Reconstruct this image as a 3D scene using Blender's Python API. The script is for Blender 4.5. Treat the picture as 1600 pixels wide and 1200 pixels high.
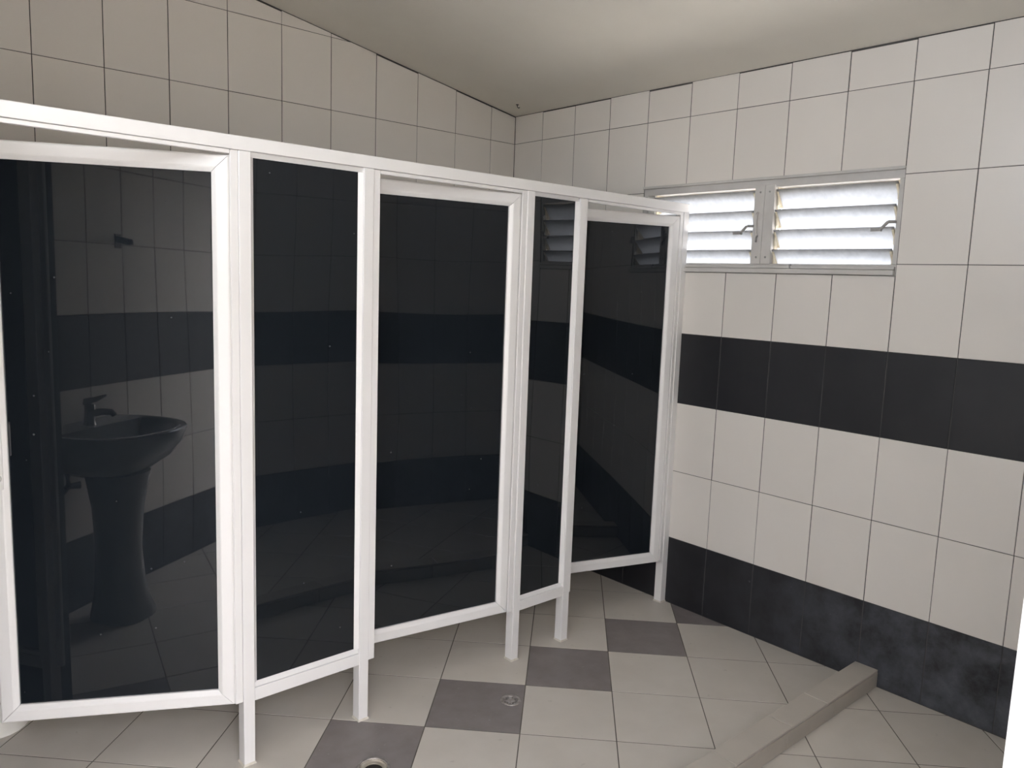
import bpy, bmesh, math, random
from mathutils import Vector, Matrix

random.seed(7)
for o in list(bpy.data.objects):
    bpy.data.objects.remove(o)
scene = bpy.context.scene
COL = scene.collection

# ------------------------------------------------------------------ camera, world, exposure
CAM = Vector((-3.0447, -3.4939, 1.5356))
YAW, PITCH, ROLL, FPX = 0.7239, -0.1307, 0.0355, 1229.5
fw = Vector((math.sin(YAW) * math.cos(PITCH), math.cos(YAW) * math.cos(PITCH), math.sin(PITCH)))
rt0 = Vector((math.cos(YAW), -math.sin(YAW), 0))
up0 = rt0.cross(fw)
rt = math.cos(ROLL) * rt0 + math.sin(ROLL) * up0
up = -math.sin(ROLL) * rt0 + math.cos(ROLL) * up0
cam = bpy.data.cameras.new('camera')
cam.sensor_fit = 'HORIZONTAL'
cam.sensor_width = 36.0
cam.lens = 36.0 * FPX / 1600.0
cam.clip_start = 0.02
camo = bpy.data.objects.new('camera', cam)
COL.objects.link(camo)
M = Matrix((rt, up, -fw)).transposed().to_4x4()
M.translation = CAM
camo.matrix_world = M
scene.camera = camo

world = bpy.data.worlds.new('overcast_sky')
scene.world = world
world.use_nodes = True
bg = world.node_tree.nodes['Background']
bg.inputs['Color'].default_value = (0.88, 0.915, 1.02, 1)
bg.inputs['Strength'].default_value = 4.0


XL_OUT = -3.67


def portal(name, loc, rot, sx, sy):
    l = bpy.data.lights.new(name, 'AREA')
    l.shape = 'RECTANGLE'
    l.size, l.size_y = sx, sy
    l.cycles.is_portal = True
    o = bpy.data.objects.new(name, l)
    COL.objects.link(o)
    o.location, o.rotation_euler = loc, rot
    return o


portal('doorway_sky_portal', (-2.985, -3.56, 1.02), (math.radians(90), 0, 0), 0.74, 2.04)
portal('window_sky_portal', (0.16, -1.582, 1.803), (math.radians(90), 0, math.radians(90)), 1.23, 0.4)

portal('fill_window_sky_portal', (XL_OUT, -2.36, 2.465), (math.radians(90), 0, math.radians(-90)), 1.72, 0.43)  # sky sampling for the added fill window
sun = bpy.data.lights.new('sun', 'SUN')
sun.energy = 7.0
sun.angle = math.radians(2)
sun.color = (1.0, 0.95, 0.88)
suno = bpy.data.objects.new('sun', sun)
COL.objects.link(suno)
suno.rotation_euler = Vector((0.0, -0.50, -0.87)).to_track_quat('-Z', 'Y').to_euler()

vs = scene.view_settings
vs.view_transform = 'Standard'
vs.look = 'None'
vs.gamma = 1.0
vs.use_curve_mapping = False
vs.exposure = 2.5
scene.cycles.diffuse_bounces = 6

# ------------------------------------------------------------------ room measures (metres)
TH, TW = 0.33, 0.2463            # wall tile height and width
Z0 = 0.3263                      # top of the base row


def zr(r):
    return Z0 + TH * r


ROWS = [0.0, zr(0), zr(1), zr(2), zr(3), zr(4), zr(5), zr(6), zr(7), zr(8), zr(9)]
BLACK_ROWS = (0, 3)
XL, YF = -3.5, -3.40             # left wall face, front wall face


def zceil(x):
    return 2.4597 - 0.1696 * x


WY0, WY1, WZ0, WZ1 = -2.198, -0.9664, 1.603, 2.003     # window opening
DX0, DX1, DZ = -3.36, -2.590, 2.05                     # entrance opening (frame inside)
CY0, CY1, CZ0, CZ1 = -3.224, -1.496, 2.25, 2.68         # high window added in the left wall for fill


# ------------------------------------------------------------------ materials
def nmat(name):
    m = bpy.data.materials.new(name)
    m.use_nodes = True
    nt = m.node_tree
    return m, nt, nt.nodes['Principled BSDF']


def noise_mix(nt, c0, c1, scale, lo=0.35, hi=0.65, detail=4, coord='Object', rough=0.55):
    tc = nt.nodes.new('ShaderNodeTexCoord')
    n = nt.nodes.new('ShaderNodeTexNoise')
    n.inputs['Scale'].default_value = scale
    n.inputs['Detail'].default_value = detail
    n.inputs['Roughness'].default_value = rough
    if coord == 'World':
        g = nt.nodes.new('ShaderNodeNewGeometry')
        nt.links.new(g.outputs['Position'], n.inputs['Vector'])
    else:
        nt.links.new(tc.outputs[coord], n.inputs['Vector'])
    r = nt.nodes.new('ShaderNodeMapRange')
    r.inputs['From Min'].default_value = lo
    r.inputs['From Max'].default_value = hi
    nt.links.new(n.outputs['Fac'], r.inputs['Value'])
    mx = nt.nodes.new('ShaderNodeMix')
    mx.data_type = 'RGBA'
    mx.inputs['A'].default_value = (*c0, 1)
    mx.inputs['B'].default_value = (*c1, 1)
    nt.links.new(r.outputs['Result'], mx.inputs['Factor'])
    return mx, r, n


def simple(name, c0, c1=None, rough=0.5, scale=6.0, metal=0.0, ior=None, bump=0.0, bscale=60, coord='World', lo=0.35, hi=0.65):
    m, nt, b = nmat(name)
    c1 = c1 or tuple(x * 0.93 for x in c0)
    mx, r, n = noise_mix(nt, c0, c1, scale, lo, hi, coord=coord)
    nt.links.new(mx.outputs['Result'], b.inputs['Base Color'])
    b.inputs['Roughness'].default_value = rough
    b.inputs['Metallic'].default_value = metal
    if ior:
        b.inputs['IOR'].default_value = ior
    if bump:
        n2 = nt.nodes.new('ShaderNodeTexNoise')
        n2.inputs['Scale'].default_value = bscale
        g = nt.nodes.new('ShaderNodeNewGeometry')
        nt.links.new(g.outputs['Position'], n2.inputs['Vector'])
        bp = nt.nodes.new('ShaderNodeBump')
        bp.inputs['Strength'].default_value = bump
        bp.inputs['Distance'].default_value = 0.01
        nt.links.new(n2.outputs['Fac'], bp.inputs['Height'])
        nt.links.new(bp.outputs['Normal'], b.inputs['Normal'])
    return m


def tile_material(name, c0, c1, rough, scale, spread, specks=None):
    """glazed tile: soft mottling plus a small tone difference from tile to tile"""
    m, nt, b = nmat(name)
    mx, r, n = noise_mix(nt, c0, c1, scale, coord='World')
    oi = nt.nodes.new('ShaderNodeObjectInfo')
    mr = nt.nodes.new('ShaderNodeMapRange')
    mr.inputs['To Min'].default_value = 1 - spread
    mr.inputs['To Max'].default_value = 1 + spread
    nt.links.new(oi.outputs['Random'], mr.inputs['Value'])
    hs = nt.nodes.new('ShaderNodeHueSaturation')
    nt.links.new(mr.outputs['Result'], hs.inputs['Value'])
    nt.links.new(mx.outputs['Result'], hs.inputs['Color'])
    out = hs.outputs['Color']
    if specks:
        sc, thr, col = specks
        g = nt.nodes.new('ShaderNodeNewGeometry')
        n2 = nt.nodes.new('ShaderNodeTexNoise')
        n2.inputs['Scale'].default_value = sc
        n2.inputs['Detail'].default_value = 3
        nt.links.new(g.outputs['Position'], n2.inputs['Vector'])
        r2 = nt.nodes.new('ShaderNodeMapRange')
        r2.inputs['From Min'].default_value = thr
        r2.inputs['From Max'].default_value = thr + 0.08
        nt.links.new(n2.outputs['Fac'], r2.inputs['Value'])
        m2 = nt.nodes.new('ShaderNodeMix')
        m2.data_type = 'RGBA'
        m2.inputs['B'].default_value = (*col, 1)
        nt.links.new(out, m2.inputs['A'])
        nt.links.new(r2.outputs['Result'], m2.inputs['Factor'])
        out = m2.outputs['Result']
    nt.links.new(out, b.inputs['Base Color'])
    b.inputs['Roughness'].default_value = rough
    return m


MT = {}
MT['white_tile'] = tile_material('cream_white_glazed_tile', (0.71, 0.67, 0.625), (0.69, 0.65, 0.605), 0.32, 2.5, 0.02)
MT['black_tile'] = tile_material('black_glazed_tile', (0.012, 0.012, 0.015), (0.018, 0.018, 0.021), 0.48, 5, 0.1)
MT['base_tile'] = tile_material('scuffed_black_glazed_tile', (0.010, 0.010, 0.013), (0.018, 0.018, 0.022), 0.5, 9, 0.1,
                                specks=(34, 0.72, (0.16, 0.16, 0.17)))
def add_scale_and_glare(m):
    """patchy whitish limescale with bluish door glare painted in, over the wet stretch of black base tiles beyond and around the kerb"""
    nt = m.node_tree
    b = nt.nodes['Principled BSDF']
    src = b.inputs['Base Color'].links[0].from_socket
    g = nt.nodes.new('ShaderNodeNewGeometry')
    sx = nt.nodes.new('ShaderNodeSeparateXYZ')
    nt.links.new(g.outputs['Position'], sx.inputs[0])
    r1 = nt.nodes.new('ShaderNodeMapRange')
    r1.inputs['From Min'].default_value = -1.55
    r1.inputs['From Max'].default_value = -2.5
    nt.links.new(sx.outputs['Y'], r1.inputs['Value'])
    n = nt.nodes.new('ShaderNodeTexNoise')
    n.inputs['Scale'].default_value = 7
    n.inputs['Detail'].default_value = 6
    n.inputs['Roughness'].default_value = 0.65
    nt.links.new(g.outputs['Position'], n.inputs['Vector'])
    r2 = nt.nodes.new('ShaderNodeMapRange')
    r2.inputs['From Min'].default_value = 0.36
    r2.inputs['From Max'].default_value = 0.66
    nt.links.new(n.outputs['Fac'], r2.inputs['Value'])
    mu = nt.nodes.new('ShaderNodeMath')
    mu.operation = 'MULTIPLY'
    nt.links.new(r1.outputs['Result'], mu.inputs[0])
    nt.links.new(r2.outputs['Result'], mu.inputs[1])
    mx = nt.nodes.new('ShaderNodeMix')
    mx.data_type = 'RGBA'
    mx.inputs['B'].default_value = (0.085, 0.092, 0.108, 1)  # scale tone, tinted to carry the doorway glare as well
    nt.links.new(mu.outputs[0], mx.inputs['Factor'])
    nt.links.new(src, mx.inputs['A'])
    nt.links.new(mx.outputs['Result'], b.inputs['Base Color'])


add_scale_and_glare(MT['base_tile'])
MT['floor_tile'] = tile_material('beige_floor_tile', (0.60, 0.555, 0.50), (0.56, 0.515, 0.46), 0.42, 5, 0.03,
                                 specks=(26, 0.70, (0.46, 0.42, 0.37)))
MT['kerb_tile'] = tile_material('kerb_tile', (0.50, 0.455, 0.40), (0.46, 0.42, 0.37), 0.5, 6, 0.03)
MT['grey_tile'] = tile_material('grey_floor_tile', (0.245, 0.215, 0.21), (0.21, 0.185, 0.18), 0.45, 14, 0.04,
                                specks=(60, 0.68, (0.30, 0.28, 0.27)))
MT['grout'] = simple('wall_grout', (0.085, 0.08, 0.077), (0.055, 0.052, 0.049), 0.9, 7)
MT['floor_grout'] = simple('floor_grout', (0.15, 0.13, 0.11), (0.09, 0.08, 0.068), 0.9, 7)
MT['ceiling'] = simple('ceiling_paint', (0.82, 0.785, 0.71), (0.74, 0.705, 0.635), 0.8, 1.3, bump=0.12, bscale=18, lo=0.3, hi=0.72)
MT['upvc'] = simple('white_powder_coated_frame', (0.75, 0.735, 0.725), (0.735, 0.72, 0.71), 0.3, 4)
MT['window_frame'] = simple('greyed_white_window_frame', (0.56, 0.54, 0.52), (0.50, 0.48, 0.455), 0.4, 9)
MT['cream'] = simple('aged_cream_plastic', (0.78, 0.72, 0.58), (0.68, 0.60, 0.46), 0.45, 30)
MT['ceramic'] = simple('white_glazed_ceramic', (0.80, 0.78, 0.74), (0.77, 0.75, 0.71), 0.08, 3)
MT['dark_ceramic'] = simple('charcoal_glazed_ceramic', (0.30, 0.30, 0.30), (0.27, 0.27, 0.27), 0.08, 3)
MT['chrome'] = simple('dulled_chrome', (0.55, 0.55, 0.56), (0.45, 0.45, 0.46), 0.16, 20, metal=1.0)
MT['steel'] = simple('worn_drain_metal', (0.48, 0.45, 0.43), (0.30, 0.27, 0.25), 0.42, 60, metal=0.6)
MT['grey_metal'] = simple('grey_lever_metal', (0.36, 0.35, 0.34), (0.30, 0.29, 0.28), 0.45, 30, metal=0.3)
MT['plastic_drain'] = simple('stained_white_drain_plastic', (0.40, 0.36, 0.31), (0.28, 0.24, 0.18), 0.5, 25)
MT['dark_hole'] = simple('drain_dark', (0.03, 0.025, 0.02), (0.02, 0.016, 0.012), 0.8, 20)
MT['plaster'] = simple('painted_plaster', (0.55, 0.52, 0.48), (0.5, 0.47, 0.43), 0.85, 3)
MT['pier'] = simple('charcoal_gloss_paint', (0.11, 0.13, 0.135), (0.10, 0.12, 0.125), 0.5, 3)
MT['sealant'] = simple('yellowed_sealant', (0.66, 0.62, 0.55), (0.58, 0.53, 0.45), 0.6, 60)
MT['concrete'] = simple('sunlit_concrete_yard', (0.38, 0.36, 0.33), (0.33, 0.31, 0.28), 0.9, 1.5)
MT['black_rubber'] = simple('black_plastic_trap', (0.05, 0.05, 0.05), (0.035, 0.035, 0.035), 0.4, 20)
MT['dark_metal'] = simple('tarnished_dark_bracket', (0.06, 0.058, 0.055), (0.04, 0.038, 0.036), 0.45, 30, metal=0.4)


def black_glass():
    m, nt, b = nmat('black_tinted_glass')
    mx, r, n = noise_mix(nt, (0.0083, 0.0106, 0.0138), (0.0092, 0.0118, 0.0152), 3.0, coord='World')
    g = nt.nodes.new('ShaderNodeNewGeometry')
    v = nt.nodes.new('ShaderNodeTexVoronoi')           # scattered dust specks
    v.inputs['Scale'].default_value = 13
    nt.links.new(g.outputs['Position'], v.inputs['Vector'])
    lt = nt.nodes.new('ShaderNodeMath')
    lt.operation = 'LESS_THAN'
    lt.inputs[1].default_value = 0.034
    nt.links.new(v.outputs['Distance'], lt.inputs[0])
    sp = nt.nodes.new('ShaderNodeMath')
    sp.operation = 'MULTIPLY'
    sp.inputs[1].default_value = 0.35
    nt.links.new(lt.outputs[0], sp.inputs[0])
    m2 = nt.nodes.new('ShaderNodeMix')
    m2.data_type = 'RGBA'
    m2.inputs['B'].default_value = (0.20, 0.20, 0.20, 1)
    nt.links.new(sp.outputs[0], m2.inputs['Factor'])
    nt.links.new(mx.outputs['Result'], m2.inputs['A'])
    nt.links.new(m2.outputs['Result'], b.inputs['Base Color'])
    b.inputs['Roughness'].default_value = 0.02
    b.inputs['IOR'].default_value = 1.5
    n3 = nt.nodes.new('ShaderNodeTexNoise')            # slow waviness of the sheet
    n3.inputs['Scale'].default_value = 1.6
    n3.inputs['Detail'].default_value = 0
    nt.links.new(g.outputs['Position'], n3.inputs['Vector'])
    bp = nt.nodes.new('ShaderNodeBump')
    bp.inputs['Strength'].default_value = 1.0
    bp.inputs['Distance'].default_value = 0.004
    nt.links.new(n3.outputs['Fac'], bp.inputs['Height'])
    nt.links.new(bp.outputs['Normal'], b.inputs['Normal'])
    return m


MT['black_glass'] = black_glass()


def louvre_glass():
    m = bpy.data.materials.new('frosted_louvre_glass')
    m.use_nodes = True
    nt = m.node_tree
    nt.nodes.clear()
    out = nt.nodes.new('ShaderNodeOutputMaterial')
    tl = nt.nodes.new('ShaderNodeBsdfTranslucent')
    tr = nt.nodes.new('ShaderNodeBsdfTransparent')
    gl = nt.nodes.new('ShaderNodeBsdfGlossy')
    g = nt.nodes.new('ShaderNodeNewGeometry')
    n = nt.nodes.new('ShaderNodeTexNoise')
    n.inputs['Scale'].default_value = 45
    n.inputs['Detail'].default_value = 5
    nt.links.new(g.outputs['Position'], n.inputs['Vector'])
    cr = nt.nodes.new('ShaderNodeMapRange')
    cr.inputs['From Min'].default_value = 0.3
    cr.inputs['From Max'].default_value = 0.7
    cr.inputs['To Min'].default_value = 0.28
    cr.inputs['To Max'].default_value = 0.33
    nt.links.new(n.outputs['Fac'], cr.inputs['Value'])
    nt.links.new(cr.outputs['Result'], tl.inputs['Color'])
    tr.inputs['Color'].default_value = (0.9, 0.92, 0.92, 1)
    gl.inputs['Roughness'].default_value = 0.25
    m1 = nt.nodes.new('ShaderNodeMixShader')
    m1.inputs[0].default_value = 0.06
    nt.links.new(tl.outputs[0], m1.inputs[1])
    nt.links.new(tr.outputs[0], m1.inputs[2])
    m2 = nt.nodes.new('ShaderNodeMixShader')
    m2.inputs[0].default_value = 0.05
    nt.links.new(m1.outputs[0], m2.inputs[1])
    nt.links.new(gl.outputs[0], m2.inputs[2])
    nt.links.new(m2.outputs[0], out.inputs['Surface'])
    return m


MT['louvre'] = louvre_glass()


def clear_glass():
    m = bpy.data.materials.new('clear_glass')
    m.use_nodes = True
    nt = m.node_tree
    nt.nodes.clear()
    out = nt.nodes.new('ShaderNodeOutputMaterial')
    tr = nt.nodes.new('ShaderNodeBsdfTransparent')
    tr.inputs['Color'].default_value = (0.95, 0.97, 0.96, 1)
    gl = nt.nodes.new('ShaderNodeBsdfGlossy')
    gl.inputs['Roughness'].default_value = 0.02
    mx = nt.nodes.new('ShaderNodeMixShader')
    mx.inputs[0].default_value = 0.05
    nt.links.new(tr.outputs[0], mx.inputs[1])
    nt.links.new(gl.outputs[0], mx.inputs[2])
    nt.links.new(mx.outputs[0], out.inputs['Surface'])
    return m


MT['clear_glass'] = clear_glass()


# ------------------------------------------------------------------ mesh helpers
class MB:
    """collects simple shapes and links them as ONE mesh object"""

    def __init__(self):
        self.v, self.f = [], []

    def add(self, vs, fs):
        k = len(self.v)
        self.v += [tuple(p) for p in vs]
        self.f += [tuple(i + k for i in f) for f in fs]
        return self

    def box(self, x0, x1, y0, y1, z0, z1):
        vs = [(x, y, z) for z in (z0, z1) for y in (y0, y1) for x in (x0, x1)]
        return self.add(vs, [(0, 2, 3, 1), (4, 5, 7, 6), (0, 1, 5, 4), (1, 3, 7, 5), (3, 2, 6, 7), (2, 0, 4, 6)])

    def prism(self, poly, axis, a, b):
        """poly: 2D points in the plane of the other two axes, extruded from a to b along axis"""
        n = len(poly)

        def put(p, t):
            if axis == 'x':
                return (t, p[0], p[1])
            if axis == 'y':
                return (p[0], t, p[1])
            return (p[0], p[1], t)
        vs = [put(p, a) for p in poly] + [put(p, b) for p in poly]
        fs = [tuple(range(n - 1, -1, -1)), tuple(range(n, 2 * n))]
        fs += [(i, (i + 1) % n, n + (i + 1) % n, n + i) for i in range(n)]
        return self.add(vs, fs)

    def loft(self, rings, cap0=True, cap1=True):
        n = len(rings[0])
        vs = [p for r in rings for p in r]
        fs = []
        for k in range(len(rings) - 1):
            for i in range(n):
                j = (i + 1) % n
                fs.append((k * n + i, k * n + j, (k + 1) * n + j, (k + 1) * n + i))
        if cap0:
            fs.append(tuple(range(n - 1, -1, -1)))
        if cap1:
            fs.append(tuple((len(rings) - 1) * n + i for i in range(n)))
        return self.add(vs, fs)

    def tube(self, pts, r, n=12):
        pts = [Vector(p) for p in pts]
        rs = r if isinstance(r, (list, tuple)) else [r] * len(pts)
        rings = []
        ref = Vector((0, 0, 1))
        for i, p in enumerate(pts):
            d = (pts[min(i + 1, len(pts) - 1)] - pts[max(i - 1, 0)]).normalized()
            if abs(d.dot(ref)) > 0.95:
                ref = Vector((0, 1, 0)) if abs(d.y) < 0.9 else Vector((1, 0, 0))
            a = d.cross(ref).normalized()
            b = d.cross(a).normalized()
            rings.append([p + rs[i] * (math.cos(t) * a + math.sin(t) * b) for t in (2 * math.pi * k / n for k in range(n))])
        return self.loft(rings)

    def build(self, name, mat, parent=None, bevel=0.0, smooth=False, loc=(0, 0, 0), seg=1):
        me = bpy.data.meshes.new(name)
        me.from_pydata(self.v, [], self.f)
        bm = bmesh.new()
        bm.from_mesh(me)
        bmesh.ops.recalc_face_normals(bm, faces=bm.faces)
        if bevel:
            es = [e for e in bm.edges if len(e.link_faces) == 2 and e.calc_face_angle(0) > 0.6]
            bmesh.ops.bevel(bm, geom=es, offset=bevel, segments=seg, affect='EDGES', profile=0.5)
        if smooth:
            for f in bm.faces:
                f.smooth = True
            for e in bm.edges:
                if len(e.link_faces) == 2 and e.calc_face_angle(0) > 0.8:
                    e.smooth = False
        bm.to_mesh(me)
        bm.free()
        me.materials.append(mat)
        return link(name, me, parent, loc)


def link(name, me, parent=None, loc=(0, 0, 0)):
    o = bpy.data.objects.new(name, me)
    COL.objects.link(o)
    o.location = loc
    if parent:
        o.parent = parent
    return o


def empty(name, loc=(0, 0, 0), rz=0.0, parent=None):
    o = bpy.data.objects.new(name, None)
    o.empty_display_size = 0.1
    COL.objects.link(o)
    o.location = loc
    o.rotation_euler = (0, 0, rz)
    if parent:
        o.parent = parent
    return o


def tag(o, label=None, cat=None, group=None, kind=None):
    if label:
        o['label'] = label
    if cat:
        o['category'] = cat
    if group:
        o['group'] = group
    if kind:
        o['kind'] = kind
    return o


def clip(poly, n, d):
    """keep the part of a convex polygon where n.p <= d"""
    out = []
    for i, p in enumerate(poly):
        q = poly[(i + 1) % len(poly)]
        a = n[0] * p[0] + n[1] * p[1] - d
        b = n[0] * q[0] + n[1] * q[1] - d
        if a <= 0:
            out.append(p)
        if a * b < 0:
            t = a / (a - b)
            out.append((p[0] + t * (q[0] - p[0]), p[1] + t * (q[1] - p[1])))
    return out


def area(poly):
    return 0.5 * sum(p[0] * q[1] - q[0] * p[1] for p, q in zip(poly, poly[1:] + poly[:1]))


def inset(poly, w):
    n = len(poly)
    res = []
    for i in range(n):
        p0, p1, p2 = Vector(poly[i - 1]), Vector(poly[i]), Vector(poly[(i + 1) % n])
        e0, e1 = (p1 - p0).normalized(), (p2 - p1).normalized()
        n0, n1 = Vector((-e0.y, e0.x)), Vector((-e1.y, e1.x))
        k = 1 + n0.dot(n1)
        res.append(tuple(p1 + (n0 + n1) * (w / max(k, 0.15))))
    return res


TILE_CACHE = {}


def tile_mesh(poly, mat, thick, bev, frame, key=None):
    """a tile of polygon outline: face at depth 0, edges eased, body going back by thick.
    frame = (U, V, N): the two in-plane directions and the outward normal"""
    if key and key in TILE_CACHE:
        return TILE_CACHE[key]
    if area(poly) < 0:
        poly = poly[::-1]
    ins = inset(poly, bev)
    U, V, N = frame
    P = lambda p, d: U * p[0] + V * p[1] - N * d
    vs = [P(p, 0) for p in ins] + [P(p, bev) for p in poly] + [P(p, thick) for p in poly]
    n = len(poly)
    fs = [tuple(range(n))]
    for k in (0, 1):
        fs += [(k * n + i, (k + 1) * n + i, (k + 1) * n + (i + 1) % n, k * n + (i + 1) % n) for i in range(n)]
    me = bpy.data.meshes.new('tile')
    me.from_pydata([tuple(v) for v in vs], [], fs)
    bm = bmesh.new()
    bm.from_mesh(me)
    bmesh.ops.recalc_face_normals(bm, faces=bm.faces)
    c = sum((f.calc_center_median() for f in bm.faces), Vector()) / len(bm.faces)
    if bm.faces[:] and (bm.faces[:][0].normal.dot(N) < 0):
        bmesh.ops.reverse_faces(bm, faces=bm.faces)
    bm.to_mesh(me)
    bm.free()
    me.materials.append(mat)
    if key:
        TILE_CACHE[key] = me
    return me


def lay_tiles(parent, cols, frame, origin, ztop, holes=(), gapu=0.0032, gapv=0.0024, name='tile'):
    """wall tiling: cols = list of column edges (u), rows = ROWS; ztop(u) = ceiling height"""
    U, V, N = frame
    for a, b in zip(cols[:-1], cols[1:]):
        a, b = min(a, b), max(a, b)
        for r in range(len(ROWS) - 1):
            z0, z1 = ROWS[r], ROWS[r + 1]
            rects = [(z0, z1)]
            for (u0, u1, h0, h1) in holes:
                if a > u0 - 0.01 and b < u1 + 0.01:
                    nr = []
                    for (s, t) in rects:
                        if t <= h0 or s >= h1:
                            nr.append((s, t))
                        else:
                            if s < h0 - 0.01:
                                nr.append((s, h0))
                            if t > h1 + 0.01:
                                nr.append((h1, t))
                    rects = nr
            for (s, t) in rects:
                if s > max(ztop(a), ztop(b)) - 0.012:
                    continue
                ga = gapu * random.uniform(0.6, 1.25) / 2
                gv = gapv / 2
                poly = [(a + ga, s + gv), (b - ga, s + gv), (b - ga, t - gv), (a + ga, t - gv)]
                k = (ztop(b) - ztop(a)) / (b - a)
                poly = clip(poly, (-k, 1), ztop(a) - k * a - random.uniform(0.002, 0.009))
                if len(poly) < 3 or abs(area(poly)) < 0.0004:
                    continue
                cu, cv = (a + b) / 2, (s + t) / 2
                loc2 = [(p[0] - cu, p[1] - cv) for p in poly]
                black = r in BLACK_ROWS
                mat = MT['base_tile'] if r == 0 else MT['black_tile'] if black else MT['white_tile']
                full = len(poly) == 4 and abs(abs(area(poly)) - TW * TH) < 0.002
                key = (name, mat.name, round(ga * 4000), tuple(N), round(t - s, 3)) if full and abs(b - a - TW) < 1e-4 else None
                me = tile_mesh(loc2, mat, 0.009, 0.0011, frame, key)
                o = link('tile', me, parent, origin + U * cu + V * cv + N * random.uniform(-0.0004, 0.0003))
                o.rotation_euler = tuple(random.uniform(-0.0012, 0.0012) for _ in range(3))
                if black:
                    o['label'] = 'black glazed tile'


# ------------------------------------------------------------------ room shell
BED = 0.0018   # grout bed lies this far behind the tile faces
T = 0.15


def structure(mb, name, mat, bevel=0):
    return tag(mb.build(name, mat, bevel=bevel), kind='structure')


# back wall (behind the cubicles), plane y = 0
m = MB().prism([(XL - T, -0.1), (T, -0.1), (T, zceil(T) + 0.05), (XL - T, zceil(XL - T) + 0.05)], 'y', BED, BED + T)
wall_back = structure(m, 'wall_back', MT['grout'])
# right wall with the window, plane x = 0
m = MB()
zt = zceil(0) + 0.05
m.box(BED, BED + T, YF - T, WY0, -0.1, zt)
m.box(BED, BED + T, WY1, BED, -0.1, zt)
m.box(BED, BED + T, WY0, WY1, -0.1, WZ0)
m.box(BED, BED + T, WY0, WY1, WZ1, zt)
wall_right = structure(m, 'wall_right', MT['grout'])
# left wall, plane x = XL
m = MB()
m.box(XL - T, XL - BED, YF - T, CY0, -0.1, zceil(XL) + 0.05)
m.box(XL - T, XL - BED, CY1, BED, -0.1, zceil(XL) + 0.05)
m.box(XL - T, XL - BED, CY0, CY1, -0.1, CZ0)
m.box(XL - T, XL - BED, CY0, CY1, CZ1, zceil(XL) + 0.05)
wall_left = structure(m, 'wall_left', MT['grout'])
# front wall with the entrance, plane y = YF
m = MB()
m.prism([(XL, -0.1), (DX0, -0.1), (DX0, zceil(DX0)), (XL, zceil(XL))], 'y', YF - T, YF - BED)
m.prism([(DX1, -0.1), (BED, -0.1), (BED, zceil(0)), (DX1, zceil(DX1))], 'y', YF - T, YF - BED)
m.prism([(DX0, DZ), (DX1, DZ), (DX1, zceil(DX1)), (DX0, zceil(DX0))], 'y', YF - T, YF - BED)
wall_front = structure(m, 'wall_front', MT['grout'])
# sloping ceiling
m = MB()
x0, x1 = XL - T, T
m.prism([(x0, zceil(x0)), (x1, zceil(x1)), (x1, zceil(x1) + 0.14), (x0, zceil(x0) + 0.14)], 'y', YF - T - 0.25, BED + T)
ceiling = structure(m, 'ceiling', MT['ceiling'])
# dark painted pier at the left end of the cubicles
m = MB().box(XL, -2.87, -1.35, -1.285, 0, zceil(-2.87) - 0.003)
wall_pier = structure(m, 'wall_pier', MT['pier'], bevel=0.004)
# yard outside
m = MB().box(-16, 14, -18, 10, -0.4, -0.165)
ground = structure(m, 'ground', MT['concrete'])

# unseen wall added across the yard to cut daylight through the entrance
m = MB().box(-16, 14, -7.3, -7.0, -0.2, 2.7)
m.box(-16.05, 14.05, -7.36, -6.94, 2.7, 2.8)
wall_light_blocker = structure(m, 'wall_light_blocker', MT['plaster'])

X, Y, Z = Vector((1, 0, 0)), Vector((0, 1, 0)), Vector((0, 0, 1))
cols = [0.0] + [-0.177 - TW * i for i in range(14)]
cols = [c for c in cols if c > XL + 0.02] + [XL]
lay_tiles(wall_back, cols, (X, Z, -Y), Vector((0, 0, 0)), zceil, name='back')
cols = [0.0] + [-0.2275 - TW * j for j in range(13)]
cols = [c for c in cols if c > YF + 0.02] + [YF]
lay_tiles(wall_right, cols, (Y, Z, -X), Vector((0, 0, 0)), lambda y: zceil(0), holes=[(WY0, WY1, WZ0, WZ1)], name='right')
cols = [0.0] + [-0.20 - 0.216 * j for j in range(15)]
cols = [c for c in cols if c > YF + 0.02] + [YF]
lay_tiles(wall_left, cols, (Y, Z, X), Vector((XL, 0, 0)), lambda y: zceil(XL), holes=[(CY0, CY1, CZ0, CZ1)], name='left')
cols = [0.0] + [-0.12 - TW * j for j in range(14) if -0.12 - TW * j > DX1 + 0.05] + [DX1]
lay_tiles(wall_front, cols, (X, Z, Y), Vector((0, YF, 0)), zceil, name='front')
lay_tiles(wall_front, [DX1, DX1 - TW, DX1 - 2 * TW, DX1 - 3 * TW, XL], (X, Z, Y), Vector((0, YF, 0)), zceil,
          holes=[(DX0 - 0.2, DX1, 0, DZ)], name='front')

# ------------------------------------------------------------------ floor: slab with two drain holes, tiles at 45 degrees
GX, GY, GT, GA = -1.5584, -1.4213, 0.3293, -0.7957
ca, sa = math.cos(GA), math.sin(GA)
DRAINS = [(-1.212, -1.475, 0.038), (-1.816, -1.509, 0.052)]

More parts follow.
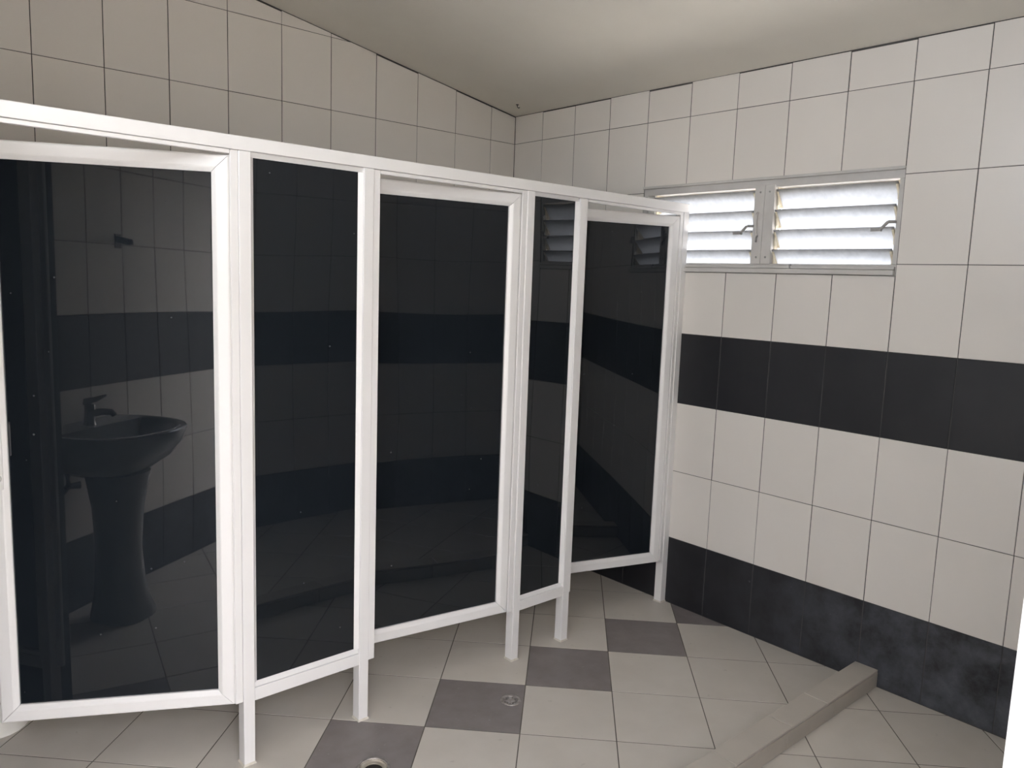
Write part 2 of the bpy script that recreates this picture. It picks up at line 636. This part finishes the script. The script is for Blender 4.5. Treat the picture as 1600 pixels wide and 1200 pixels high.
bm = bmesh.new()
loops = [[(XL - T, YF - T - 0.25), (T, YF - T - 0.25), (T, BED + T), (XL - T, BED + T)]]
for (dx, dy, dr) in DRAINS:
    loops.append([(dx + dr * 0.8 * math.cos(t), dy + dr * 0.8 * math.sin(t)) for t in (2 * math.pi * k / 24 for k in range(24))])
es = []
for lp in loops:
    vsl = [bm.verts.new((p[0], p[1], -0.0011)) for p in lp]
    es += [bm.edges.new((vsl[i], vsl[(i + 1) % len(vsl)])) for i in range(len(vsl))]
bmesh.ops.triangle_fill(bm, edges=es, use_beauty=True)
geo = bmesh.ops.extrude_face_region(bm, geom=bm.faces[:])
bmesh.ops.translate(bm, vec=(0, 0, -0.15), verts=[v for v in geo['geom'] if isinstance(v, bmesh.types.BMVert)])
bmesh.ops.recalc_face_normals(bm, faces=bm.faces)
me = bpy.data.meshes.new('floor')
bm.to_mesh(me)
bm.free()
me.materials.append(MT['floor_grout'])
floor = tag(link('floor', me), kind='structure')

FLOOR_FRAME = (X, Y, Z)


def holed_tile(poly, hole, mat):
    """floor tile with a round hole for a drain"""
    hx, hy, hr = hole
    n = 40
    ins, outp = [], []
    for k in range(n):
        t = 2 * math.pi * k / n
        d = (math.cos(t), math.sin(t))
        best = 9
        for i, p in enumerate(poly):
            q = poly[(i + 1) % len(poly)]
            e = (q[0] - p[0], q[1] - p[1])
            den = d[0] * e[1] - d[1] * e[0]
            if abs(den) < 1e-9:
                continue
            s = ((p[0] - hx) * e[1] - (p[1] - hy) * e[0]) / den
            w = ((p[0] - hx) * d[1] - (p[1] - hy) * d[0]) / den
            if s > 0 and -1e-6 <= w <= 1 + 1e-6:
                best = min(best, s)
        outp.append((hx + d[0] * best, hy + d[1] * best))
        ins.append((hx + d[0] * hr, hy + d[1] * hr))
    # snap the nearest sample to every corner so the outline stays square
    for c in poly:
        k = min(range(n), key=lambda i: (outp[i][0] - c[0]) ** 2 + (outp[i][1] - c[1]) ** 2)
        outp[k] = c
    mb = MB()
    rings = [[(p[0], p[1], -0.009) for p in outp], [(p[0], p[1], 0.0) for p in outp],
             [(p[0], p[1], 0.0) for p in ins], [(p[0], p[1], -0.009) for p in ins]]
    mb.loft(rings, False, False)
    return mb.build('tile', mat, floor)


for i in range(-14, 15):
    for j in range(-14, 15):
        g = 0.0019
        sq = [(i + g / GT, j + g / GT), (i + 1 - g / GT, j + g / GT), (i + 1 - g / GT, j + 1 - g / GT), (i + g / GT, j + 1 - g / GT)]
        poly = [(GX + GT * (ca * a - sa * b), GY + GT * (sa * a + ca * b)) for a, b in sq]
        for n_, d_ in (((1, 0), -0.001), ((-1, 0), -(XL + 0.001)), ((0, 1), -0.001), ((0, -1), -(YF - 0.0))):
            poly = clip(poly, n_, d_) if len(poly) >= 3 else poly
        if len(poly) < 3 or abs(area(poly)) < 0.0006:
            continue
        grey = i == j
        mat = MT['grey_tile'] if grey else MT['floor_tile']
        hole = [h for h in DRAINS if grey and len(poly) == 4 and
                math.hypot(h[0] - sum(p[0] for p in poly) / 4, h[1] - sum(p[1] for p in poly) / 4) < 0.17]
        if hole:
            o = holed_tile(poly, (hole[0][0], hole[0][1], hole[0][2] * 0.9), mat)
        else:
            cx = sum(p[0] for p in poly) / len(poly)
            cy = sum(p[1] for p in poly) / len(poly)
            full = len(poly) == 4 and abs(abs(area(poly)) - GT * GT) < 0.003
            key = ('floor', mat.name) if full else None
            mm = tile_mesh([(p[0] - cx, p[1] - cy) for p in poly], mat, 0.009, 0.0005, FLOOR_FRAME, key)
            o = link('tile', mm, floor, (cx, cy, random.uniform(-0.0005, 0.0)))
        if grey:
            o['label'] = 'speckled grey floor tile'

# ------------------------------------------------------------------ window_1: louvred window in the right wall
wf = MT['window_frame']
m = MB()
# outer frame: head, sill, jambs
m.box(0.004, 0.06, WY0, WY1, WZ1 - 0.040, WZ1)
m.box(0.004, 0.06, WY0, WY1, WZ0, WZ0 + 0.042)
m.box(0.0045, 0.0595, WY0, WY0 + 0.019, WZ0 + 0.0425, WZ1 - 0.0405)
m.box(0.012, 0.0595, WY1 - 0.062, WY1 - 0.0225, WZ0 + 0.0425, WZ1 - 0.0405)
m.box(0.0, 0.0595, WY1 - 0.022, WY1 - 0.0005, WZ0 + 0.0425, WZ1 - 0.0405)
window = tag(m.build('window_1', wf, bevel=0.0015), kind='structure')
MB().box(-0.008, 0.012, WY0 - 0.002, WY1 + 0.002, WZ1 - 0.008, WZ1 + 0.003).build('head_trim', wf, window, bevel=0.001)
sl = MB().box(-0.016, 0.02, WY0 + 0.004, WY1, WZ0 + 0.002, WZ0 + 0.021)
sl.box(-0.008, 0.02, WY0 + 0.004, WY1, WZ0 + 0.0225, WZ0 + 0.034)
sl.build('sill', wf, window, bevel=0.0015)
MB().box(-0.010, 0.0, -1.772, -1.764, WZ0 + 0.004, WZ0 + 0.040).build('sill_joint', MT['grey_metal'], window, bevel=0.001)
MB().box(0.046, 0.058, WY0 + 0.02, WY1 - 0.023, 1.944, WZ1 - 0.041).build('head_liner', MT['cream'], window)
MY0, MY1 = -1.6715, -1.578
MB().box(-0.002, 0.06, MY0, -1.6265, WZ0 + 0.04, WZ1 - 0.03).build('mullion', wf, window, bevel=0.0015)
MB().box(-0.002, 0.06, -1.625, MY1, WZ0 + 0.04, WZ1 - 0.03).build('mullion', wf, window, bevel=0.0015)
for (y, z) in [(-1.648, 1.945), (-1.604, 1.945), (-1.648, 1.672), (-1.604, 1.672)]:
    MB().tube([(-0.002, y, z), (-0.0045, y, z)], [0.0045, 0.0035], 10).build('screw', MT['grey_metal'], window)
MB().box(-0.0035, 0, -1.6285, -1.6005, 1.745, 1.865)
pl = MB().tube([(-0.004, -1.6, 1.86), (-0.014, -1.6, 1.85), (-0.014, -1.6, 1.775), (-0.004, -1.6, 1.765)], 0.0055, 8)
pl.build('pull_handle', wf, window, smooth=True)
MB().tube([(-0.003, -1.604, 1.762), (-0.012, -1.604, 1.752), (-0.012, -1.604, 1.735)], 0.004, 8).build('latch', MT['grey_metal'], window, smooth=True)

TILT = math.radians(36)
BL = 0.108
UNITS = [(WY0 + 0.019, MY0), (MY1, WY1 - 0.062)]
dz, dx = math.cos(TILT) * BL / 2, math.sin(TILT) * BL / 2
for (ya, yb) in UNITS:
    for k in range(4):
        ztop = 1.953 - 0.0838 * k
        zc = ztop - dz
        if k == 3:
            zc += 0.002
        nrm = Vector((math.cos(TILT), 0, math.sin(TILT))) * 0.0025
        A = Vector((0.034 - dx, 0, zc + dz))
        B = Vector((0.034 + dx, 0, zc - dz))
        pts = [A - nrm, B - nrm, B + nrm, A + nrm]
        mb = MB().prism([(p.x, p.z) for p in pts], 'y', ya + 0.004, yb - 0.004)
        mb.build('louvre', MT['louvre'], window, bevel=0.0006)
        for (yc, s) in ((yb - 0.004, -1), (ya + 0.004, 1)):
            q0, q1 = A.lerp(B, 0.08), A.lerp(B, 0.80)
            w = Vector((math.cos(TILT), 0, math.sin(TILT))) * 0.006
            mb = MB().prism([(p.x, p.z) for p in (q0 - w, q1 - w, q1 + w, q0 + w)], 'y', min(yc, yc + s * 0.009), max(yc, yc + s * 0.009))
            mb.box(0.018, 0.036, min(yc, yc + s * 0.005), max(yc, yc + s * 0.005), zc - 0.022, zc + 0.03)
            mb.build('blade_clip', MT['cream'], window, bevel=0.001)
    for (yc, s) in ((yb, -1), (ya, 1)):
        MB().box(0.022, 0.05, min(yc, yc + s * 0.0035), max(yc, yc + s * 0.0035), WZ0 + 0.042, WZ1 - 0.04).build('clip_channel', MT['cream'], window, bevel=0.0006)
    y0 = ya + 0.002
    lv = MB()
    P = [(0.0, y0 - 0.006, 1.803), (-0.018, y0 + 0.016, 1.803), (-0.028, y0 + 0.037, 1.776)]
    for a, b in zip(P[:-1], P[1:]):
        lv.tube([a, b], 0.0058, 8)
    lv.box(-0.036, -0.022, y0 + 0.034, y0 + 0.072, 1.767, 1.779)
    lv.build('lever_handle', MT['grey_metal'], window, bevel=0.0)

# ------------------------------------------------------------------ door_1: white frame of the entrance doorway
m = MB()
m.box(DX1 - 0.002, DX1 + 0.055, YF - T - 0.005, YF + 0.02, -0.003, DZ + 0.03)
m.box(DX0 - 0.055, DX0 + 0.002, YF - T - 0.005, YF + 0.02, -0.003, DZ + 0.03)
m.box(DX0 + 0.002, DX1 - 0.002, YF - T - 0.005, YF + 0.02, DZ - 0.03, DZ + 0.03)
door_1 = tag(m.build('door_1', MT['upvc'], bevel=0.004), kind='structure')

# ------------------------------------------------------------------ window_fill: unseen high glazing added to the left wall as fill light
m = MB()
fx0, fx1 = XL - 0.07, XL - 0.015
m.box(fx0, fx1, CY0, CY1, CZ0, CZ0 + 0.03)
m.box(fx0, fx1, CY0, CY1, CZ1 - 0.03, CZ1)
for ym in (CY0, -2.375, CY1 - 0.03):
    m.box(fx0, fx1, ym, ym + 0.03, CZ0 + 0.03, CZ1 - 0.03)
window_fill = tag(m.build('window_fill', wf), kind='structure')
for ya, yb in ((CY0 + 0.03, -2.375), (-2.345, CY1 - 0.03)):
    MB().box(XL - 0.047, XL - 0.043, ya, yb, CZ0 + 0.03, CZ1 - 0.03).build('pane', MT['clear_glass'], window_fill)

# ------------------------------------------------------------------ cubicle partition
part = empty('cubicle_partition', (0, -1.243, 0), 0.009)
tag(part, 'long white framed toilet cubicle front on legs with glossy black panels and three doors ajar', 'partition', kind='thing')
W = MT['upvc']
D = 0.041
POSTS = [(-2.870, -2.834), (-2.130, -2.094), (-1.722, -1.686), (-1.014, -0.978), (-0.728, -0.690), (-0.038, -0.001)]
for (a, b) in POSTS:
    p = MB().box(a, b, 0, D, 0, 1.8725).build('post', W, part, bevel=0.0015)
    s = MB()
    z1 = 0.007
    s.loft([[(a - 0.003, -0.003, 0), (min(b + 0.003, 0.0), -0.003, 0), (min(b + 0.003, 0.0), D + 0.003, 0), (a - 0.003, D + 0.003, 0)],
            [(a - 0.0004, -0.0004, z1), (b + 0.0004, -0.0004, z1), (b + 0.0004, D + 0.0004, z1), (a - 0.0004, D + 0.0004, z1)]])
    s.build('sealant', MT['sealant'], p)
MB().box(-3.49, -0.001, -0.001, D + 0.001, 1.8732, 1.912).build('top_rail', W, part, bevel=0.0015)

# fixed panels: bottom rail, beads all round, black sheet
FIXED = [(-2.094, -1.722), (-0.978, -0.728), (-3.49, -2.870)]
for (a, b) in FIXED:
    MB().box(a, b, 0.0005, D - 0.001, 0.208, 0.2495).build('bottom_rail', W, part, bevel=0.0015)
    f = empty('fixed_panel', (0, 0, 0), 0, part)
    bd = 0.013
    for (xa, xb, za, zb) in ((a, b, 0.2503, 0.2635), (a, b, 1.8585, 1.8725), (a, a + bd, 0.2638, 1.8582), (b - bd, b, 0.2638, 1.8582)):
        mb = MB()
        if xb - xa > zb - za:
            mb.prism([(0.006, za), (0.016, zb if za < 1 else za), (D - 0.004, zb), (D - 0.004, za)] if za < 1 else
                     [(0.016, za), (0.006, zb), (D - 0.004, zb), (D - 0.004, za)], 'x', xa, xb)
            mb.build('bead', W, f)
        else:
            left = xa == a
            mb.prism([(xa, 0.006), (xb, 0.016), (xb, D - 0.004), (xa, D - 0.004)] if left else
                     [(xa, 0.016), (xb, 0.006), (xb, D - 0.004), (xa, D - 0.004)], 'z', za, zb)
            mb.build('bead', W, f)
    pn = MB().box(a + 0.006, b - 0.006, 0.018, 0.024, 0.257, 1.866).build('panel', MT['black_glass'], f)
    pn['label'] = 'glossy black glass sheet'

# stops round each door opening
OPEN = [(-2.834, -2.130), (-1.686, -1.014), (-0.690, -0.038)]
LEFT_LIP = [0.024, 0.0255, 0.010]
HINGES = [(-2.1555, 0.2143, 28.36), (-1.0418, 0.2160, 8.16), (-0.0614, 0.2110, 17.37)]
for k, ((a, b), (xh, zb, ang)) in enumerate(zip(OPEN, HINGES)):
    MB().box(a + 0.0005, a + LEFT_LIP[k], 0.004, 0.016, 0.214, 1.8724).build('door_stop', W, part, bevel=0.0012)
    MB().box(xh + 0.0026, b - 0.0005, 0.004, 0.0125, 0.214, 1.8724).build('door_stop', W, part, bevel=0.0012)
    MB().box(a + LEFT_LIP[k] + 0.0005, xh + 0.002, 0.004, 0.016, 1.8605, 1.8724).build('door_stop', W, part, bevel=0.0012)

# doors: two stiles and two rails with mitred corners, black sheet, lever lock, hinges
PW, PH, ST, DD = 0.643, 1.643, 0.049, 0.034


def door_member(length, name, parent):
    """frame member lying along +X from mitre to mitre; width along +Z (0 = outer edge), front at y = 0"""
    prof = [(0.0, 0.006), (0.0025, 0.0015), (0.006, 0.0), (0.034, 0.0), (0.0375, 0.0012), (ST, 0.0085), (ST, DD - 0.006), (0.0, DD)]
    e = 0.0008
    ra = [(w + e, y, w) for (w, y) in prof]
    rb = [(length - w - e, y, w) for (w, y) in prof]
    mb = MB().loft([ra, rb])
    return mb


def place_member(mb, ux, uz, org):
    vs = []
    for (x, y, z) in mb.v:
        v = Vector(org) + Vector(ux) * x + Vector(uz) * z + Vector((0, y, 0))
        vs.append(tuple(v))
    mb.v = vs
    return mb


def make_door(xh, zb, ang, first):
    d = empty('door', (xh, 0.0045, zb), -math.radians(ang) - 0.009, part)
    specs = [('rail', PW, (1, 0, 0), (0, 0, 1), (-PW, 0, 0)), ('rail', PW, (1, 0, 0), (0, 0, -1), (-PW, 0, PH)),
             ('stile', PH, (0, 0, 1), (1, 0, 0), (-PW, 0, 0)), ('stile', PH, (0, 0, 1), (-1, 0, 0), (0, 0, 0))]
    for nm, L, ux, uz, org in specs:
        place_member(door_member(L, nm, d), ux, uz, org).build(nm, W, d)
    pn = MB().box(-PW + 0.042, -0.042, 0.0155, 0.0215, 0.042, PH - 0.042).build('panel', MT['black_glass'], d)
    pn['label'] = 'glossy black glass sheet'
    # lever lock on the free stile: plate, lever, keyhole boss
    hx, hz = -PW + 0.0245, 0.795
    hb = MB().box(hx - 0.0145, hx + 0.0145, -0.005, 0.001, hz - 0.10, hz + 0.09)
    hb.tube([(hx, -0.004, hz + 0.045), (hx, -0.034, hz + 0.045)], 0.009, 12)
    hb.box(hx - 0.009, hx + 0.012, -0.042, -0.030, hz - 0.02, hz + 0.078)
    h = hb.build('handle', W, d, bevel=0.0012)
    MB().tube([(hx, -0.0045, hz - 0.068), (hx, -0.011, hz - 0.068)], 0.0125, 14).build('lock_cylinder', MT['window_frame'], d, smooth=True)
    for z in (0.16, PH - 0.16):
        MB().tube([(0.0015, DD + 0.003, z - 0.035), (0.0015, DD + 0.003, z + 0.035)], 0.0065, 10).build('hinge', W, d, smooth=True)
    return d


for k, (xh, zb, ang) in enumerate(HINGES):
    make_door(xh, zb, ang, k == 0)

# ------------------------------------------------------------------ low tiled kerb
kerb = empty('floor_kerb', (0, -2.236, 0))
tag(kerb, 'low narrow kerb clad in beige tile running out from the window wall across the floor', 'kerb', kind='thing')
KX0, KH = -2.05, 0.071
MB().box(KX0 + 0.004, -0.004, -0.041, 0.041, 0, KH - 0.004).build('core', MT['floor_grout'], kerb)
tops = [-0.0015, -0.075, -0.405, -0.649, -0.988, -1.318, -1.648, KX0]
tops = [-0.0015, -0.405, -0.649, -0.988, -1.318, -1.648, KX0]
for a, b in zip(tops[:-1], tops[1:]):
    MB().box(b + 0.0012, a - 0.0012, -0.045, 0.046, KH - 0.008, KH + random.uniform(-0.0006, 0.0006)).build('tile', MT['kerb_tile'], kerb, bevel=0.001)
faces = [-0.0015, -0.356, -0.685, -1.015, -1.345, -1.675, KX0]
for a, b in zip(faces[:-1], faces[1:]):
    MB().box(b + 0.0012, a - 0.0012, -0.046 + random.uniform(-0.0006, 0.0004), -0.038, 0.001, KH - 0.0095).build('tile', MT['kerb_tile'], kerb, bevel=0.001)
    MB().box(b + 0.0012, a - 0.0012, 0.038, 0.046, 0.001, KH - 0.0095).build('tile', MT['kerb_tile'], kerb, bevel=0.001)
MB().box(KX0 - 0.004, KX0 + 0.001, -0.0455, 0.0455, 0.001, KH).build('tile', MT['kerb_tile'], kerb, bevel=0.001)


# ------------------------------------------------------------------ floor drains
def circle(cx, cy, r, z, n=32):
    return [(cx + r * math.cos(2 * math.pi * k / n), cy + r * math.sin(2 * math.pi * k / n), z) for k in range(n)]


(dx1, dy1, dr1), (dx2, dy2, dr2) = DRAINS
d1 = empty('floor_drain', (dx1, dy1, 0))
tag(d1, 'small round metal drain with a slotted grate set in a grey floor tile', 'drain')
r = dr1
MB().loft([circle(0, 0, r, 0.0002), circle(0, 0, r * 0.97, 0.0025), circle(0, 0, r * 0.74, 0.0028), circle(0, 0, r * 0.70, 0.0),
           circle(0, 0, r * 0.70, -0.014), circle(0, 0, r * 0.78, -0.014), circle(0, 0, r * 0.78, -0.001)], False, False).build('rim', MT['steel'], d1, smooth=True)
MB().loft([circle(0, 0, r * 0.70, -0.013), circle(0, 0, r * 0.3, -0.016)], False, True).build('well', MT['dark_hole'], d1)
g = MB()
g.loft([circle(0, 0, r * 0.44, -0.003), circle(0, 0, r * 0.44, 0.001), circle(0, 0, r * 0.36, 0.002), circle(0, 0, r * 0.3, 0.001), circle(0, 0, 0.002, 0.003)], True, True)
for k in range(12):
    t = 2 * math.pi * k / 12
    c, s_ = math.cos(t), math.sin(t)
    w = 0.0016
    a0, a1 = r * 0.42, r * 0.71
    pts = [(c * a0 - s_ * w, s_ * a0 + c * w), (c * a1 - s_ * w, s_ * a1 + c * w), (c * a1 + s_ * w, s_ * a1 - c * w), (c * a0 + s_ * w, s_ * a0 - c * w)]
    g.prism(pts, 'z', -0.003, 0.0012)
g.build('grate', MT['steel'], d1)

d2 = empty('floor_drain', (dx2, dy2, 0))
tag(d2, 'open white plastic drain cup without a grate, set in the grey tile nearest the camera', 'drain')
r = dr2
MB().loft([circle(0, 0, r, 0.0002), circle(0, 0, r * 0.97, 0.0022), circle(0, 0, r * 0.84, 0.0024), circle(0, 0, r * 0.82, 0.0)], False, False).build('rim', MT['steel'], d2, smooth=True)
MB().loft([circle(0, 0, r * 0.819, 0.0004), circle(0, 0, r * 0.78, -0.004), circle(0, 0, r * 0.70, -0.006), circle(0, 0, r * 0.60, -0.0065),
           circle(0, 0, r * 0.58, -0.009), circle(0, 0, r * 0.56, -0.07)], False, False).build('cup', MT['plastic_drain'], d2, smooth=True)
MB().loft([circle(0, 0, r * 0.575, -0.0105), circle(0, 0, r * 0.1, -0.0125)], False, True).build('well', MT['dark_hole'], d2)


# ------------------------------------------------------------------ toilet in the first cubicle
def oval(cx, cy, a, bf, bb, z, n=32, p=2.3):
    """egg outline: half width a, reach bf to the front (-y) and bb to the back (+y)"""
    res = []
    for k in range(n):
        t = 2 * math.pi * k / n
        c, s = math.cos(t), math.sin(t)
        x = a * math.copysign(abs(c) ** (2 / p), c)
        y = (bb if s > 0 else bf) * math.copysign(abs(s) ** (2 / p), s)
        res.append((cx + x, cy + y, z))
    return res


TX, TY = -2.685, -0.40
wc = empty('toilet', (TX, TY, 0))
tag(wc, 'white ceramic toilet, only its foot showing under the leftmost cubicle door', 'toilet')
rings = [oval(0, 0, 0.125, 0.235, 0.22, 0.0), oval(0, 0, 0.125, 0.235, 0.22, 0.012), oval(0, 0, 0.112, 0.21, 0.21, 0.05), oval(0, 0, 0.105, 0.185, 0.20, 0.14),
         oval(0, -0.02, 0.13, 0.20, 0.22, 0.23), oval(0, -0.04, 0.165, 0.22, 0.25, 0.31), oval(0, -0.05, 0.183, 0.235, 0.27, 0.37), oval(0, -0.05, 0.186, 0.24, 0.275, 0.395),
         oval(0, -0.05, 0.175, 0.23, 0.26, 0.402), oval(0, -0.06, 0.135, 0.18, 0.15, 0.40), oval(0, -0.06, 0.12, 0.16, 0.13, 0.33), oval(0, -0.04, 0.06, 0.07, 0.07, 0.23)]
MB().loft(rings).build('bowl', MT['ceramic'], wc, smooth=True)
sr = [oval(0, -0.05, 0.187, 0.243, 0.20, 0.403), oval(0, -0.05, 0.187, 0.243, 0.20, 0.418), oval(0, -0.05, 0.178, 0.233, 0.19, 0.424),
      oval(0, -0.06, 0.118, 0.158, 0.118, 0.424), oval(0, -0.06, 0.112, 0.15, 0.112, 0.41), oval(0, -0.06, 0.115, 0.153, 0.115, 0.403)]
MB().loft(sr + [sr[0]], False, False).build('seat', MT['ceramic'], wc, smooth=True)
lid = MB()
lid.loft([[(x, 0.165 + (z - 0.0) * 0.10, 0.43 + (-(y) + 0.2)) for (x, y, z) in [(p[0], p[1], 0.0) for p in oval(0, -0.05, 0.185, 0.24, 0.2, 0)]],
          [(x, 0.150, 0.43 + (-(y) + 0.2)) for (x, y, z) in oval(0, -0.05, 0.185, 0.24, 0.2, 0)]])
lid.build('lid', MT['ceramic'], wc, bevel=0.003)
MB().box(-0.19, 0.19, 0.205, 0.385, 0.40, 0.74).build('cistern', MT['ceramic'], wc, bevel=0.02, seg=3)
MB().box(-0.197, 0.197, 0.198, 0.388, 0.742, 0.775).build('cistern_lid', MT['ceramic'], wc, bevel=0.008, seg=2)
MB().tube([(0, 0.29, 0.774), (0, 0.29, 0.782)], [0.028, 0.026], 20).build('flush_button', MT['chrome'], wc, smooth=True)


# ------------------------------------------------------------------ pedestal washbasin on the left wall
BY = -2.05
basin = empty('washbasin', (XL, BY, 0))
tag(basin, 'dark grey glazed pedestal washbasin with a lever tap, mirrored in the leftmost black door panel', 'washbasin')


def dshape(reach, half, z, back=0.004, n=40, shift=0.0):
    res = []
    for k in range(n):
        t = 2 * math.pi * k / n
        c, s = math.cos(t), math.sin(t)
        x = reach * 0.44 + (reach * 0.56 if c > 0 else reach * 0.62) * math.copysign(abs(c) ** 0.85, c) + shift
        res.append((max(x, back), half * math.copysign(abs(s) ** 0.85, s), z))
    return res


RZ = 0.84
rings = [dshape(0.27, 0.10, RZ - 0.205), dshape(0.335, 0.165, RZ - 0.175), dshape(0.40, 0.225, RZ - 0.125), dshape(0.443, 0.264, RZ - 0.065), dshape(0.457, 0.276, RZ - 0.022),
         dshape(0.46, 0.278, RZ - 0.006), dshape(0.455, 0.275, RZ), dshape(0.435, 0.258, RZ + 0.001)]
inn = [(0.425, 0.248, RZ - 0.006, 0.125), (0.41, 0.235, RZ - 0.03, 0.13), (0.37, 0.20, RZ - 0.08, 0.15), (0.32, 0.14, RZ - 0.12, 0.17), (0.25, 0.05, RZ - 0.135, 0.20)]
rings += [dshape(a, h, z, back=b) for a, h, z, b in inn]
MB().loft(rings).build('bowl', MT['dark_ceramic'], basin, smooth=True)


def ped(hw, d0, d1, z):
    return [(d0 + (d1 - d0) * (0.5 + 0.5 * math.copysign(abs(math.cos(t)) ** 0.7, math.cos(t))), hw * math.copysign(abs(math.sin(t)) ** 0.8, math.sin(t)), z)
            for t in (2 * math.pi * k / 28 for k in range(28))]


MB().loft([ped(0.115, 0.10, 0.35, 0), ped(0.115, 0.10, 0.35, 0.02), ped(0.092, 0.11, 0.315, 0.10), ped(0.08, 0.12, 0.295, 0.30), ped(0.09, 0.11, 0.305, 0.50), ped(0.115, 0.09, 0.33, RZ - 0.19)]).build('pedestal', MT['dark_ceramic'], basin, smooth=True)
tp = empty('tap', (0.075, 0, RZ), 0, basin)
MB().tube([(0, 0, -0.004), (0, 0, 0.012), (0.002, 0, 0.05), (0.004, 0, 0.085)], [0.027, 0.023, 0.021, 0.022], 20).build('tap_body', MT['chrome'], tp, smooth=True)
MB().tube([(0.004, 0, 0.045), (0.06, 0, 0.058), (0.115, 0, 0.062), (0.128, 0, 0.050)], [0.018, 0.0155, 0.0135, 0.012], 16).build('spout', MT['chrome'], tp, smooth=True)
MB().loft([[(-0.018, -0.019, 0.083), (-0.018, 0.019, 0.083), (-0.012, 0.019, 0.112), (-0.012, -0.019, 0.112)],
           [(0.03, -0.017, 0.098), (0.03, 0.017, 0.098), (0.03, 0.015, 0.120), (0.03, -0.015, 0.120)],
           [(0.085, -0.012, 0.128), (0.085, 0.012, 0.128), (0.085, 0.011, 0.136), (0.085, -0.011, 0.136)]]).build('tap_lever', MT['chrome'], tp, bevel=0.002)
MB().tube([(0.075, 0.13, 0.60), (0.04, 0.12, 0.57), (0.006, 0.12, 0.57)], 0.012, 12).tube([(0.10, 0.09, 0.60), (0.075, 0.13, 0.60), (0.075, 0.13, 0.66)], 0.016, 12).build('waste_pipe', MT['black_rubber'], basin, smooth=True)

# ------------------------------------------------------------------ small fittings
br = empty('wall_bracket', (XL, -2.33, 1.66))
tag(br, 'small dark metal bracket fixed to the white tiles above the washbasin, seen mirrored', 'bracket')
MB().box(0.0, 0.004, -0.02, 0.02, -0.03, 0.035).build('back_plate', MT['dark_metal'], br, bevel=0.0008)
MB().prism([(0.003, 0.026), (0.075, 0.012), (0.08, -0.012), (0.060, -0.014), (0.003, -0.004)], 'y', -0.012, 0.012).build('arm', MT['dark_metal'], br, bevel=0.0015)

HX, HY = -0.13, -0.16
hk = empty('ceiling_hook', (HX, HY, zceil(HX)))
tag(hk, 'tiny dark hook screwed into the ceiling beside the far corner', 'hook')
MB().tube([(0, 0, -0.001), (0, 0, -0.012), (0.006, -0.003, -0.018), (0.012, -0.006, -0.014)], 0.0024, 8).build('hook', MT['dark_metal'], hk, smooth=True)
MB().tube([(0, 0, 0.0), (0, 0, -0.003)], [0.009, 0.007], 14).build('rose', MT['dark_metal'], hk, smooth=True)
